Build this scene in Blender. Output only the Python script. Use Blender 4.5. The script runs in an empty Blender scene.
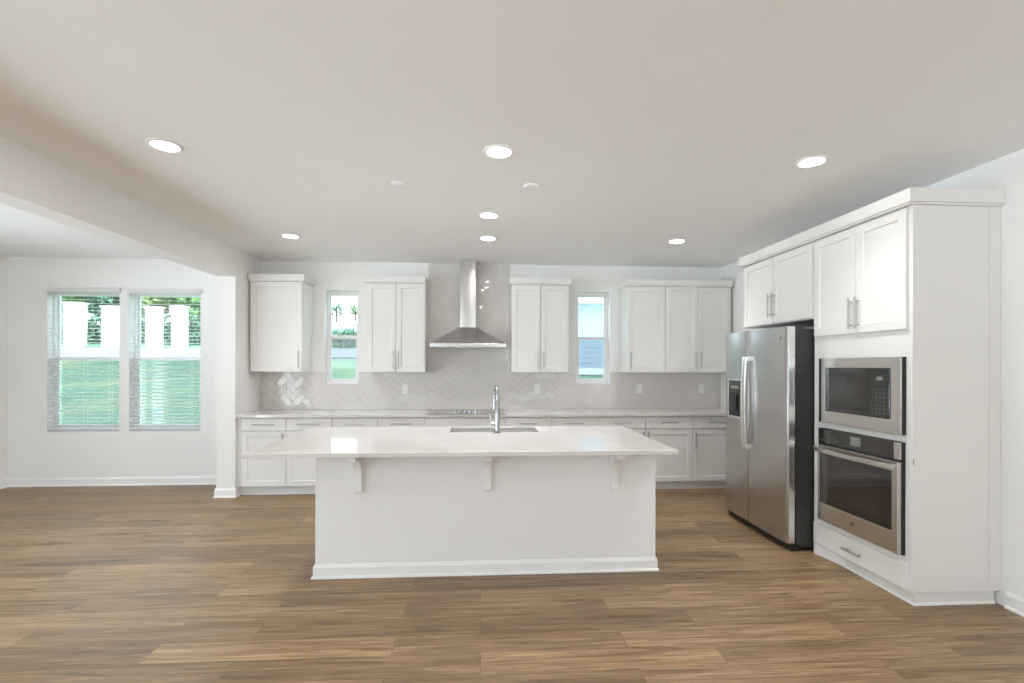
import bpy, bmesh, math, random
from mathutils import Vector, Matrix
random.seed(7)
C = bpy.context.scene.collection
S = bpy.context.scene
PI = math.pi

# ------------------------------------------------------------------ camera
cam_d = bpy.data.cameras.new('camera')
cam = bpy.data.objects.new('camera', cam_d); C.objects.link(cam)
cam_d.sensor_fit = 'HORIZONTAL'; cam_d.sensor_width = 36.0
cam_d.lens = 486.8 / 1024 * 36.0
cam_d.shift_y = 24.48 / 1024
cam_d.clip_start = 0.05; cam_d.clip_end = 500
YAW, ROLL, EYE = 0.0633, 0.0026, 1.4637
fwd = Vector((math.sin(YAW), math.cos(YAW), 0)); rgt = Vector((math.cos(YAW), -math.sin(YAW), 0)); up = Vector((0, 0, 1))
cx = rgt * math.cos(ROLL) + up * math.sin(ROLL); cy = up * math.cos(ROLL) - rgt * math.sin(ROLL)
M = Matrix((cx, cy, -fwd)).transposed().to_4x4(); M.translation = (0, 0, EYE)
cam.matrix_world = M
S.camera = cam

# ------------------------------------------------------------------ view, world, sun
S.view_settings.view_transform = 'Standard'; S.view_settings.look = 'None'
S.view_settings.exposure = 1.48; S.view_settings.gamma = 1.0; S.view_settings.use_curve_mapping = False
S.cycles.diffuse_bounces = 8; S.cycles.glossy_bounces = 6; S.cycles.max_bounces = 16; S.cycles.transparent_max_bounces = 16
S.cycles.use_denoising = True
S.cycles.sample_clamp_indirect = 8.0
SKY = 1.35      # radiance scale of the sky; bright lower half added as unseen ground bounce
w = bpy.data.worlds.new('sky'); S.world = w; w.use_nodes = True
nt = w.node_tree; nt.nodes.clear()
out = nt.nodes.new('ShaderNodeOutputWorld'); bg = nt.nodes.new('ShaderNodeBackground'); bg.inputs['Strength'].default_value = SKY
tc = nt.nodes.new('ShaderNodeTexCoord'); sep = nt.nodes.new('ShaderNodeSeparateXYZ'); rmp = nt.nodes.new('ShaderNodeValToRGB')
mr = nt.nodes.new('ShaderNodeMapRange'); mr.inputs['From Min'].default_value = -1.0; mr.inputs['From Max'].default_value = 1.0
el = rmp.color_ramp.elements
el[0].position = 0.0; el[0].color = (3.3, 3.55, 3.95, 1); el[1].position = 1.0; el[1].color = (0.80, 0.98, 1.25, 1)
for p_, c_ in ((0.46, (3.3, 3.55, 3.95, 1)), (0.495, (1.5, 1.6, 1.8, 1)), (0.52, (1.25, 1.38, 1.55, 1)), (0.70, (1.05, 1.22, 1.45, 1))):
    e_ = el.new(p_); e_.color = c_
nt.links.new(tc.outputs['Generated'], sep.inputs[0]); nt.links.new(sep.outputs['Z'], mr.inputs['Value']); nt.links.new(mr.outputs[0], rmp.inputs[0])
nt.links.new(rmp.outputs[0], bg.inputs['Color']); nt.links.new(bg.outputs[0], out.inputs[0])
sd = bpy.data.lights.new('sun', 'SUN'); sd.energy = 5.0; sd.angle = math.radians(2); sd.color = (0.86, 0.96, 1.11)
so = bpy.data.objects.new('sun', sd); C.objects.link(so); so.location = (14, 2, 20)
so.rotation_euler = Vector((-0.62, 0.12, -0.78)).to_track_quat('-Z', 'Y').to_euler()
LENS, SPOT = 24.0, 21.0     # glow of a recessed lamp's lens, watts of its beam

# ------------------------------------------------------------------ materials
def new_mat(name):
    m = bpy.data.materials.new(name); m.use_nodes = True
    return m, m.node_tree, m.node_tree.nodes['Principled BSDF']
def setp(b, **k):
    names = dict(color='Base Color', rough='Roughness', metal='Metallic', spec='Specular IOR Level', coat='Coat Weight', coat_rough='Coat Roughness')
    for a, v in k.items():
        b.inputs[names[a]].default_value = (*v, 1) if isinstance(v, tuple) else v
def plain(name, color, rough=0.5, metal=0.0, spec=0.5, noise=0.02, nscale=8.0, bump=0.0, bscale=60.0, stretch=(1, 1, 1), coat=0.0):
    m, t, b = new_mat(name)
    setp(b, color=color, rough=rough, metal=metal, spec=spec, coat=coat)
    tc = t.nodes.new('ShaderNodeTexCoord'); mp = t.nodes.new('ShaderNodeMapping'); mp.inputs['Scale'].default_value = stretch
    t.links.new(tc.outputs['Object'], mp.inputs[0])
    if noise:
        n = t.nodes.new('ShaderNodeTexNoise'); n.inputs['Scale'].default_value = nscale; n.inputs['Detail'].default_value = 3
        t.links.new(mp.outputs[0], n.inputs['Vector'])
        r = t.nodes.new('ShaderNodeValToRGB')
        r.color_ramp.elements[0].color = (*[c * (1 - noise) for c in color], 1); r.color_ramp.elements[1].color = (*[min(1, c * (1 + noise)) for c in color], 1)
        r.color_ramp.elements[0].position = 0.3; r.color_ramp.elements[1].position = 0.7
        t.links.new(n.outputs['Fac'], r.inputs[0]); t.links.new(r.outputs[0], b.inputs['Base Color'])
    if bump:
        n2 = t.nodes.new('ShaderNodeTexNoise'); n2.inputs['Scale'].default_value = bscale; n2.inputs['Detail'].default_value = 2
        t.links.new(mp.outputs[0], n2.inputs['Vector'])
        bp = t.nodes.new('ShaderNodeBump'); bp.inputs['Strength'].default_value = bump; bp.inputs['Distance'].default_value = 0.002
        t.links.new(n2.outputs['Fac'], bp.inputs['Height']); t.links.new(bp.outputs[0], b.inputs['Normal'])
    return m
def emit(name, color, strength):
    m = bpy.data.materials.new(name); m.use_nodes = True; t = m.node_tree; t.nodes.clear()
    o = t.nodes.new('ShaderNodeOutputMaterial'); e = t.nodes.new('ShaderNodeEmission')
    e.inputs[0].default_value = (*color, 1); e.inputs[1].default_value = strength; t.links.new(e.outputs[0], o.inputs[0])
    return m
def glassy(name, tint, gloss_rough=0.0):
    m = bpy.data.materials.new(name); m.use_nodes = True; t = m.node_tree; t.nodes.clear()
    o = t.nodes.new('ShaderNodeOutputMaterial'); tr = t.nodes.new('ShaderNodeBsdfTransparent'); tr.inputs[0].default_value = (*tint, 1)
    g = t.nodes.new('ShaderNodeBsdfGlossy'); g.inputs['Roughness'].default_value = gloss_rough
    f = t.nodes.new('ShaderNodeFresnel'); ge = t.nodes.new('ShaderNodeNewGeometry'); mr = t.nodes.new('ShaderNodeMapRange')
    mr.inputs['To Min'].default_value = 1.45; mr.inputs['To Max'].default_value = 1/1.45       # same surface reflection on both faces of the pane
    t.links.new(ge.outputs['Backfacing'], mr.inputs['Value']); t.links.new(mr.outputs[0], f.inputs[0]); mx = t.nodes.new('ShaderNodeMixShader')
    t.links.new(f.outputs[0], mx.inputs[0]); t.links.new(tr.outputs[0], mx.inputs[1]); t.links.new(g.outputs[0], mx.inputs[2]); t.links.new(mx.outputs[0], o.inputs[0])
    return m

WALL = plain('painted_wall', (0.86, 0.855, 0.845), 0.7, noise=0.008, nscale=2, bump=0.05, bscale=300)
CEIL = plain('painted_ceiling', (0.89, 0.89, 0.89), 0.85, noise=0.008, nscale=2, bump=0.05, bscale=250)
TRIM = plain('painted_trim', (0.87, 0.865, 0.86), 0.4, noise=0.006, nscale=3)
CAB = plain('cabinet_paint', (0.785, 0.775, 0.755), 0.38, noise=0.006, nscale=3)
GAP = plain('cabinet_carcass', (0.70, 0.69, 0.67), 0.5, noise=0.006, nscale=3)
ISL = plain('island_paint', (0.84, 0.835, 0.83), 0.5, noise=0.006, nscale=3)
VINYL = plain('window_vinyl', (0.84, 0.84, 0.84), 0.35, noise=0.004)
BLIND = plain('blind_slats', (0.90, 0.90, 0.90), 0.45, noise=0.004)
_t = BLIND.node_tree; _tl = _t.nodes.new('ShaderNodeBsdfTranslucent'); _tl.inputs[0].default_value = (0.9, 0.9, 0.9, 1); _mx = _t.nodes.new('ShaderNodeMixShader'); _mx.inputs[0].default_value = 0.35
_t.links.new(_t.nodes['Principled BSDF'].outputs[0], _mx.inputs[1]); _t.links.new(_tl.outputs[0], _mx.inputs[2]); _t.links.new(_mx.outputs[0], _t.nodes['Material Output'].inputs[0])
CHROME = plain('chrome', (0.44, 0.44, 0.445), 0.18, metal=1.0, noise=0.01)
NICKEL = plain('brushed_nickel', (0.44, 0.43, 0.415), 0.30, metal=1.0, noise=0.03, nscale=40)
STEEL = plain('brushed_steel', (0.53, 0.52, 0.51), 0.25, metal=1.0, noise=0.03, nscale=6, bump=0.06, bscale=90, stretch=(1, 1, 30))
STEEL_H = plain('hood_steel', (0.60, 0.59, 0.58), 0.24, metal=1.0, noise=0.03, nscale=6, bump=0.05, bscale=90, stretch=(30, 1, 1))
STEEL_W = plain('warm_steel', (0.64, 0.61, 0.575), 0.30, metal=1.0, noise=0.03, nscale=6, bump=0.04, bscale=90, stretch=(1, 1, 30))
SILVER = plain('silver_edge', (0.78, 0.78, 0.78), 0.25, metal=1.0, noise=0.01)
DARK = plain('dark_grey_case', (0.035, 0.034, 0.033), 0.45, noise=0.1, nscale=20, bump=0.15, bscale=500)
BLACK = plain('black_plastic', (0.012, 0.012, 0.012), 0.4, noise=0.1)
BGLASS = plain('black_glass', (0.018, 0.016, 0.014), 0.04, noise=0.05, coat=0.6)
PGLASS = plain('panel_glass', (0.032, 0.030, 0.028), 0.08, noise=0.05, coat=0.3)
WGLASS = plain('oven_window_glass', (0.03, 0.026, 0.022), 0.05, noise=0.1, coat=0.6)
DISP = plain('display_film', (0.22, 0.22, 0.215), 0.2, noise=0.02)
MARKS = plain('printed_marks', (0.24, 0.24, 0.235), 0.5, noise=0.0)
SINKM = plain('sink_steel', (0.17, 0.165, 0.16), 0.32, metal=1.0, noise=0.03)
PLATE = plain('outlet_plastic', (0.86, 0.86, 0.85), 0.35, noise=0.003)
SLOT = plain('outlet_slots', (0.25, 0.25, 0.25), 0.5, noise=0.0)
GROUT = plain('grout', (0.60, 0.58, 0.555), 0.8, noise=0.03, nscale=40)
GLASS = glassy('window_glass', (0.97, 1.0, 0.985))
LAMP = emit('lamp_lens', (1.0, 0.97, 0.92), LENS)

def quartz(name):
    m = plain(name, (0.67, 0.64, 0.61), 0.025, noise=0.035, nscale=5)
    return m
QUARTZ = quartz('quartz_top')
TILE = plain('glazed_tile', (0.70, 0.67, 0.64), 0.03, noise=0.03, nscale=3)

def screen_mat():
    m = bpy.data.materials.new('insect_mesh'); m.use_nodes = True; t = m.node_tree; t.nodes.clear()
    o = t.nodes.new('ShaderNodeOutputMaterial'); tr = t.nodes.new('ShaderNodeBsdfTransparent'); d = t.nodes.new('ShaderNodeBsdfDiffuse')
    d.inputs[0].default_value = (0.10, 0.12, 0.13, 1); mx = t.nodes.new('ShaderNodeMixShader'); mx.inputs[0].default_value = 0.32
    t.links.new(tr.outputs[0], mx.inputs[1]); t.links.new(d.outputs[0], mx.inputs[2]); t.links.new(mx.outputs[0], o.inputs[0])
    return m
SCREEN = screen_mat()

def wood_floor():
    m, t, b = new_mat('oak_planks')
    N = t.nodes.new; L = t.links.new
    tc = N('ShaderNodeTexCoord'); mp = N('ShaderNodeMapping'); L(tc.outputs['Object'], mp.inputs[0])
    br = N('ShaderNodeTexBrick'); br.offset = 0.37; br.offset_frequency = 2; br.squash = 1.0
    br.inputs['Scale'].default_value = 1.0; br.inputs['Brick Width'].default_value = 1.22; br.inputs['Row Height'].default_value = 0.178
    br.inputs['Mortar Size'].default_value = 0.0011; br.inputs['Mortar Smooth'].default_value = 0.2; br.inputs['Bias'].default_value = 0.0
    br.inputs['Color1'].default_value = (0, 0, 0, 1); br.inputs['Color2'].default_value = (1, 1, 1, 1); br.inputs['Mortar'].default_value = (0.3, 0.3, 0.3, 1)
    L(mp.outputs[0], br.inputs['Vector'])
    # per-plank shift of the grain
    ad = N('ShaderNodeVectorMath'); ad.operation = 'MULTIPLY_ADD'
    L(br.outputs['Color'], ad.inputs[0]); ad.inputs[1].default_value = (37, 19, 11); L(mp.outputs[0], ad.inputs[2])
    g1 = N('ShaderNodeMapping'); g1.inputs['Scale'].default_value = (0.8, 11.0, 1); L(ad.outputs[0], g1.inputs[0])
    n1 = N('ShaderNodeTexNoise'); n1.inputs['Scale'].default_value = 1.6; n1.inputs['Detail'].default_value = 8; n1.inputs['Roughness'].default_value = 0.68; n1.inputs['Distortion'].default_value = 1.0
    L(g1.outputs[0], n1.inputs['Vector'])
    g2 = N('ShaderNodeMapping'); g2.inputs['Scale'].default_value = (2.5, 70.0, 1); L(ad.outputs[0], g2.inputs[0])
    n2 = N('ShaderNodeTexNoise'); n2.inputs['Scale'].default_value = 1.5; n2.inputs['Detail'].default_value = 3; L(g2.outputs[0], n2.inputs['Vector'])
    ramp = N('ShaderNodeValToRGB')
    e = ramp.color_ramp.elements
    e[0].position = 0.30; e[0].color = (0.120, 0.071, 0.033, 1); e[1].position = 0.70; e[1].color = (0.355, 0.240, 0.130, 1)
    x = e.new(0.5); x.color = (0.245, 0.157, 0.081, 1)
    L(n1.outputs['Fac'], ramp.inputs[0])
    pl = N('ShaderNodeValToRGB'); pe = pl.color_ramp.elements
    pe[0].position = 0.0; pe[0].color = (0.84, 0.83, 0.82, 1); pe[1].position = 1.0; pe[1].color = (1.36, 1.36, 1.34, 1)
    L(br.outputs['Color'], pl.inputs[0])
    m1 = N('ShaderNodeMix'); m1.data_type = 'RGBA'; m1.blend_type = 'MULTIPLY'; m1.inputs['Factor'].default_value = 1.0
    L(ramp.outputs[0], m1.inputs['A']); L(pl.outputs[0], m1.inputs['B'])
    gr = N('ShaderNodeValToRGB'); ge = gr.color_ramp.elements; ge[0].position = 0.34; ge[0].color = (0.72, 0.70, 0.68, 1); ge[1].position = 0.65; ge[1].color = (1.08, 1.07, 1.06, 1)
    L(n2.outputs['Fac'], gr.inputs[0])
    m2 = N('ShaderNodeMix'); m2.data_type = 'RGBA'; m2.blend_type = 'MULTIPLY'; m2.inputs['Factor'].default_value = 1.0
    L(m1.outputs['Result'], m2.inputs['A']); L(gr.outputs[0], m2.inputs['B'])
    m3 = N('ShaderNodeMix'); m3.data_type = 'RGBA'; m3.blend_type = 'MIX'
    L(br.outputs['Fac'], m3.inputs['Factor']); L(m2.outputs['Result'], m3.inputs['A']); m3.inputs['B'].default_value = (0.10, 0.065, 0.04, 1)
    L(m3.outputs['Result'], b.inputs['Base Color'])
    setp(b, rough=0.42, spec=0.55)
    bp = N('ShaderNodeBump'); bp.inputs['Strength'].default_value = 0.12; bp.inputs['Distance'].default_value = 0.002
    L(n2.outputs['Fac'], bp.inputs['Height']); L(bp.outputs[0], b.inputs['Normal'])
    return m
OAK = wood_floor()

def lawn_mat():
    m, t, b = new_mat('lawn_grass'); N = t.nodes.new; L = t.links.new
    tc = N('ShaderNodeTexCoord'); n1 = N('ShaderNodeTexNoise'); n1.inputs['Scale'].default_value = 0.35; n1.inputs['Detail'].default_value = 6
    L(tc.outputs['Object'], n1.inputs['Vector'])
    r = N('ShaderNodeValToRGB'); e = r.color_ramp.elements
    e[0].position = 0.35; e[0].color = (0.035, 0.10, 0.050, 1); e[1].position = 0.68; e[1].color = (0.17, 0.20, 0.075, 1)
    x = e.new(0.52); x.color = (0.060, 0.15, 0.075, 1)
    L(n1.outputs['Fac'], r.inputs[0]); L(r.outputs[0], b.inputs['Base Color']); setp(b, rough=0.9)
    return m
LAWN = lawn_mat()
LEAF = [plain('leaf_green', (0.10, 0.20, 0.06), 0.7, noise=0.4, nscale=1.5), plain('leaf_dark', (0.05, 0.12, 0.06), 0.7, noise=0.4, nscale=1.5), plain('leaf_pale', (0.22, 0.28, 0.10), 0.7, noise=0.4, nscale=1.5)]
BARK = plain('bark', (0.10, 0.08, 0.06), 0.9, noise=0.3, nscale=10)
SIDING = plain('blue_siding', (0.28, 0.36, 0.44), 0.6, noise=0.02)
WSIDE = plain('white_siding', (0.70, 0.71, 0.73), 0.6, noise=0.02)
ROOF = plain('roof_shingle', (0.20, 0.20, 0.22), 0.9, noise=0.2, nscale=8)
HWIN = plain('house_window', (0.05, 0.09, 0.11), 0.15, noise=0.2, nscale=1)
ROAD = plain('asphalt', (0.13, 0.13, 0.145), 0.9, noise=0.08, nscale=5)

# ------------------------------------------------------------------ mesh helpers
def link(o, parent=None):
    C.objects.link(o)
    if parent is not None: o.parent = parent
    return o
def obj(name, bm, mat, parent=None, smooth=False, bevel=0.0):
    bmesh.ops.recalc_face_normals(bm, faces=bm.faces)
    me = bpy.data.meshes.new(name); bm.to_mesh(me); bm.free()
    for m in (mat if isinstance(mat, (list, tuple)) else [mat]): me.materials.append(m)
    if smooth:
        for p in me.polygons: p.use_smooth = True
        me.set_sharp_from_angle(angle=math.radians(35))
    o = bpy.data.objects.new(name, me); link(o, parent)
    if bevel:
        b = o.modifiers.new('soft_edges', 'BEVEL'); b.width = bevel; b.segments = 2; b.limit_method = 'ANGLE'; b.angle_limit = math.radians(40)
    return o
def tag(o, label, cat, group=None, kind=None):
    if label: o['label'] = label
    if cat: o['category'] = cat
    if group: o['group'] = group
    if kind: o['kind'] = kind
    return o
def thing(name, label, cat, loc, rz=0.0, group=None, kind=None):
    o = bpy.data.objects.new(name, None); C.objects.link(o); o.empty_display_size = 0.1
    o.location = loc; o.rotation_euler = (0, 0, rz)
    return tag(o, label, cat, group, kind)
def B(): return bmesh.new()
def box(bm, x0, x1, y0, y1, z0, z1, mi=0):
    v = [bm.verts.new(p) for p in ((x0,y0,z0),(x1,y0,z0),(x1,y1,z0),(x0,y1,z0),(x0,y0,z1),(x1,y0,z1),(x1,y1,z1),(x0,y1,z1))]
    fs = [bm.faces.new([v[i] for i in q]) for q in ((3,2,1,0),(4,5,6,7),(0,1,5,4),(1,2,6,5),(2,3,7,6),(3,0,4,7))]
    for f in fs: f.material_index = mi
    return fs
def bx(*a): bm = B(); box(bm, *a); return bm
def frame(bm, x0, x1, z0, z1, wl, wr, wb, wt, y0, y1):
    """rectangular ring in the x-z plane, mitred as one piece"""
    o = [(x0,z0),(x1,z0),(x1,z1),(x0,z1)]; i = [(x0+wl,z0+wb),(x1-wr,z0+wb),(x1-wr,z1-wt),(x0+wl,z1-wt)]
    V = {}
    for k in range(4):
        for n, (p, y) in enumerate(((o[k],y0),(i[k],y0),(o[k],y1),(i[k],y1))): V[k,n] = bm.verts.new((p[0], y, p[1]))
    for k in range(4):
        j = (k+1) % 4
        bm.faces.new((V[k,0],V[j,0],V[j,1],V[k,1])); bm.faces.new((V[k,2],V[k,3],V[j,3],V[j,2]))
        bm.faces.new((V[k,0],V[k,2],V[j,2],V[j,0])); bm.faces.new((V[k,1],V[j,1],V[j,3],V[k,3]))
def prism(bm, poly, axis, a, b, mi=0):
    """extrude a 2-D outline along axis: x -> outline is (y,z); y -> (x,z); z -> (x,y)"""
    def P(p, t): return {'x': (t, p[0], p[1]), 'y': (p[0], t, p[1]), 'z': (p[0], p[1], t)}[axis]
    va = [bm.verts.new(P(p, a)) for p in poly]; vb = [bm.verts.new(P(p, b)) for p in poly]
    n = len(poly); fs = [bm.faces.new(va[::-1]), bm.faces.new(vb)]
    for i in range(n): fs.append(bm.faces.new((va[i], va[(i+1)%n], vb[(i+1)%n], vb[i])))
    for f in fs: f.material_index = mi
def slab(bm, us, vs, holes, a, b, axis):
    """plate with rectangular holes: grid of cells (us x vs), extruded a..b along axis"""
    def P(u, v, t): return {'y': (u, t, v), 'z': (u, v, t), 'x': (t, u, v)}[axis]
    nu, nv = len(us)-1, len(vs)-1; cache = {}
    def V(i, j, t):
        k = (i, j, t)
        if k not in cache: cache[k] = bm.verts.new(P(us[i], vs[j], t))
        return cache[k]
    def solid(i, j):
        if not (0 <= i < nu and 0 <= j < nv): return False
        cu, cv = (us[i]+us[i+1])/2, (vs[j]+vs[j+1])/2
        return not any(h[0] < cu < h[1] and h[2] < cv < h[3] for h in holes)
    for i in range(nu):
        for j in range(nv):
            if not solid(i, j): continue
            for t in (a, b): bm.faces.new((V(i,j,t), V(i+1,j,t), V(i+1,j+1,t), V(i,j+1,t)))
            for di, dj, p, q in ((-1,0,(i,j),(i,j+1)),(1,0,(i+1,j),(i+1,j+1)),(0,-1,(i,j),(i+1,j)),(0,1,(i,j+1),(i+1,j+1))):
                if not solid(i+di, j+dj): bm.faces.new((V(*p,a), V(*q,a), V(*q,b), V(*p,b)))
def plate(us, vs, holes, a, b, axis):
    us = sorted(set(us + [h[0] for h in holes] + [h[1] for h in holes])); vs = sorted(set(vs + [h[2] for h in holes] + [h[3] for h in holes]))
    bm = B(); slab(bm, us, vs, holes, a, b, axis); return bm
def tube(bm, pts, r, n=12, caps=True):
    pts = [Vector(p) for p in pts]; rr = r if isinstance(r, (list, tuple)) else [r]*len(pts)
    rings = []; ref = None
    for i, p in enumerate(pts):
        d = (pts[min(i+1, len(pts)-1)] - pts[max(i-1, 0)]).normalized()
        if ref is None: ref = d.orthogonal().normalized()
        ref = (ref - d * ref.dot(d)).normalized(); s = d.cross(ref)
        rings.append([bm.verts.new(p + (ref*math.cos(2*PI*k/n) + s*math.sin(2*PI*k/n)) * rr[i]) for k in range(n)])
    for a, b in zip(rings, rings[1:]):
        for k in range(n): bm.faces.new((a[k], a[(k+1)%n], b[(k+1)%n], b[k]))
    if caps: bm.faces.new(rings[0][::-1]); bm.faces.new(rings[-1])
def lathe(bm, prof, c=(0,0,0), n=32, axis='z'):
    """revolve (radius, height) pairs"""
    rings = []
    for r, h in prof:
        ring = []
        for k in range(n):
            a = 2*PI*k/n; q = {'z': (r*math.cos(a), r*math.sin(a), h), 'y': (r*math.cos(a), h, r*math.sin(a))}[axis]
            ring.append(bm.verts.new((c[0]+q[0], c[1]+q[1], c[2]+q[2])))
        rings.append(ring)
    for a, b in zip(rings, rings[1:]):
        for k in range(n): bm.faces.new((a[k], a[(k+1)%n], b[(k+1)%n], b[k]))
    bm.faces.new(rings[0][::-1]); bm.faces.new(rings[-1])
# ------------------------------------------------------------------ room shell
D = 6.21; CH = 2.76; XL = -5.667; XR = 3.15; YR = -5.0; PX0, PX1, PY = -2.925, -2.722, 5.585; BEAM = 2.4476
WIN = [(-5.222, -4.390, 0.655, 2.372), (-4.280, -3.442, 0.655, 2.372), (-1.952, -1.530, 1.228, 2.405), (1.222, 1.660, 1.232, 2.425)]
def struct(name, bm, m, label, cat, **k): return tag(obj(name, bm, m, **k), label, cat, kind='structure')
struct('floor', bx(XL-0.15, XR+0.45, YR-0.15, D+0.15, -0.1, 0), OAK, 'medium oak plank floor running across the whole room', 'floor')
struct('ceiling', bx(XL-0.15, XR+0.45, YR-0.15, D+0.15, CH, CH+0.2), CEIL, 'flat white painted ceiling over kitchen and dining space', 'ceiling')
struct('wall_back', plate([XL, XR+0.1], [0, CH], WIN, D, D+0.15, 'y'), WALL, 'white back wall behind the cabinets and dining windows', 'wall')
def xr(y): return 3.136 + (D - y) * 0.0188
bm = B(); prism(bm, [(xr(D+0.15), D+0.15), (xr(D+0.15)+0.15, D+0.15), (xr(YR)+0.15, YR), (xr(YR), YR)], 'z', 0, CH)
struct('wall_right', bm, WALL, 'plain white wall beside the tall oven cabinet', 'wall')
SLIDER = (-3.75, -1.50, 0.0, 2.15); ADDED_SIDE = [(0.1, 2.2, 0.35, 2.1), (3.3, 4.3, 0.35, 2.0)]  # side windows added unseen for daylight; sliding door read from its tile reflection
struct('wall_left', plate([YR, D+0.15], [0, CH], [SLIDER] + ADDED_SIDE, XL-0.15, XL, 'x'), WALL, 'white wall at the far left edge of the dining space', 'wall')
ADDED_REAR = [(-5.4, -2.1, 1.32, 2.62), (1.2, 2.95, 1.32, 2.62)]  # rear windows added out of view to let in daylight, sills kept high
struct('wall_rear', plate([XL-0.15, XR+0.45], [0, CH], ADDED_REAR, YR-0.15, YR, 'y'), WALL, 'white rear wall with added daylight windows behind the viewer', 'wall')
bm = B(); prism(bm, [(PY, 0), (D, 0), (D, CH), (YR, CH), (YR, BEAM), (PY, BEAM)], 'x', PX0, PX1)
struct('wall_partition', bm, WALL, 'white dropped beam and short wall end between kitchen and dining space', 'wall')

def base_profile(t=0.014, h=0.10):   # outward distance, height
    return [(0, 0), (t+0.010, 0), (t+0.008, 0.012), (t, 0.018), (t, h-0.022), (t-0.004, h-0.012), (t-0.007, h-0.004), (t-0.008, h), (0, h)]
def run(bm, p, q, nrm, prof, ext0=0.0, ext1=0.0):
    """sweep a moulding from p to q, profile pushed out along nrm; ext = mitre direction at the ends (per metre of projection)"""
    p, q, nrm = Vector(p), Vector(q), Vector(nrm); d = (q - p).normalized()
    a = [bm.verts.new(p + nrm*o - d*o*ext0 + Vector((0,0,h))) for o, h in prof]
    b = [bm.verts.new(q + nrm*o + d*o*ext1 + Vector((0,0,h))) for o, h in prof]
    n = len(prof); bm.faces.new(a[::-1]); bm.faces.new(b)
    for i in range(n): bm.faces.new((a[i], a[(i+1)%n], b[(i+1)%n], b[i]))
bm = B(); run(bm, (XL, D, 0), (PX0, D, 0), (0,-1,0), base_profile(), -1, -1)
struct('baseboard_back', bm, TRIM, 'white baseboard under the dining windows', 'baseboard')
bm = B(); run(bm, (XL, D, 0), (XL, -1.40, 0), (1,0,0), base_profile(), -1, 0)
struct('baseboard_left', bm, TRIM, 'white baseboard along the left dining wall', 'baseboard')
bm = B(); run(bm, (xr(2.765), 2.765, 0), (xr(YR), YR, 0), (-1,0,0), base_profile())
struct('baseboard_right', bm, TRIM, 'white baseboard on the right wall beside the oven cabinet', 'baseboard')
bm = B(); run(bm, (PX0, D, 0), (PX0, PY, 0), (-1,0,0), base_profile(), -1, 1); run(bm, (PX0, PY, 0), (PX1, PY, 0), (0,-1,0), base_profile(), 1, 1)
run(bm, (PX1, PY, 0), (PX1, PY+0.10, 0), (1,0,0), base_profile(), 1, 0)
struct('baseboard_partition', bm, TRIM, 'white baseboard wrapping the short partition wall end', 'baseboard')

# ------------------------------------------------------------------ windows
def window(n, hole, label, mid, fw=0.05, y0=0.085, y1=0.145, screen=True):
    x0, x1, z0, z1 = hole
    r = thing('window_%d' % n, label, 'window', ((x0+x1)/2, D, z0), kind='structure')
    hw = (x1-x0)/2; H = z1-z0; m = mid - z0; g = 0.0015
    bm = B(); frame(bm, -hw+g, hw-g, g, H-g, 0.024, 0.024, 0.032, 0.024, y0, y1); obj('window_frame', bm, VINYL, r, bevel=0.002)
    bm = B(); frame(bm, -hw+0.026, hw-0.026, 0.034, m+0.020, 0.030, 0.030, 0.036, 0.040, y0+0.006, y0+0.030); lo = obj('lower_sash', bm, VINYL, r, bevel=0.002)
    obj('pane', bx(-hw+0.054, hw-0.054, y0+0.016, y0+0.020, 0.068, m-0.018), GLASS, lo)
    bm = B(); box(bm, -0.03, 0.03, y0-0.004, y0+0.008, m+0.004, m+0.014); obj('sash_lock', bm, VINYL, lo)
    bm = B(); frame(bm, -hw+0.026, hw-0.026, m-0.020, H-0.026, 0.026, 0.026, 0.036, 0.030, y0+0.032, y0+0.054); us = obj('upper_sash', bm, VINYL, r, bevel=0.002)
    obj('pane', bx(-hw+0.050, hw-0.050, y0+0.042, y0+0.046, m+0.014, H-0.054), GLASS, us)
    if screen: obj('insect_screen', bx(-hw+0.050, hw-0.050, y0+0.056, y0+0.0575, 0.034, m-0.02), SCREEN, r)
    return r
window(1, WIN[0], 'tall hung window behind the left white blind in the dining space', 1.545)
window(2, WIN[1], 'tall hung window behind the right white blind in the dining space', 1.545)
window(3, WIN[2], 'narrow kitchen window with a view of lawn and trees', 1.825)
window(4, WIN[3], 'narrow kitchen window looking onto pale blue siding', 1.83)
def picture(n, h, label, left=False):
    m = (h[0]+h[1])/2
    r = thing('window_%d' % n, label, 'window', (XL, m, h[2]) if left else (m, YR, h[2]), PI/2 if left else PI, kind='structure')
    hw = (h[1]-h[0])/2; H = h[3]-h[2]
    bm = B(); frame(bm, -hw, hw, 0, H, 0.05, 0.05, 0.05, 0.05, 0.05, 0.12); box(bm, -0.03, 0.03, 0.05, 0.12, 0.05, H-0.05); obj('window_frame', bm, VINYL, r)
    obj('pane', bx(-hw+0.05, hw-0.05, 0.086, 0.09, 0.05, H-0.05), GLASS, r)
picture(5, ADDED_REAR[0], 'added unseen daylight window, wide and high in the rear wall near the sliding door')
picture(6, ADDED_REAR[1], 'added unseen daylight window, smaller and high in the rear wall near the right wall')
picture(7, ADDED_SIDE[0], 'added unseen daylight window in the left wall nearest the sliding door', True)
picture(8, ADDED_SIDE[1], 'added unseen daylight window in the left wall nearest the dining corner', True)
d = thing('door_1', 'white framed sliding glass door in the left wall behind the viewer', 'door', (XL, (SLIDER[0]+SLIDER[1])/2, 0), PI/2, kind='structure')
hw = (SLIDER[1]-SLIDER[0])/2
bm = B(); frame(bm, -hw, hw, 0.001, SLIDER[3], 0.06, 0.06, 0.05, 0.06, 0.04, 0.12); box(bm, -0.05, 0.05, 0.05, 0.11, 0.05, SLIDER[3]-0.06); obj('door_frame', bm, VINYL, d)
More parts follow.
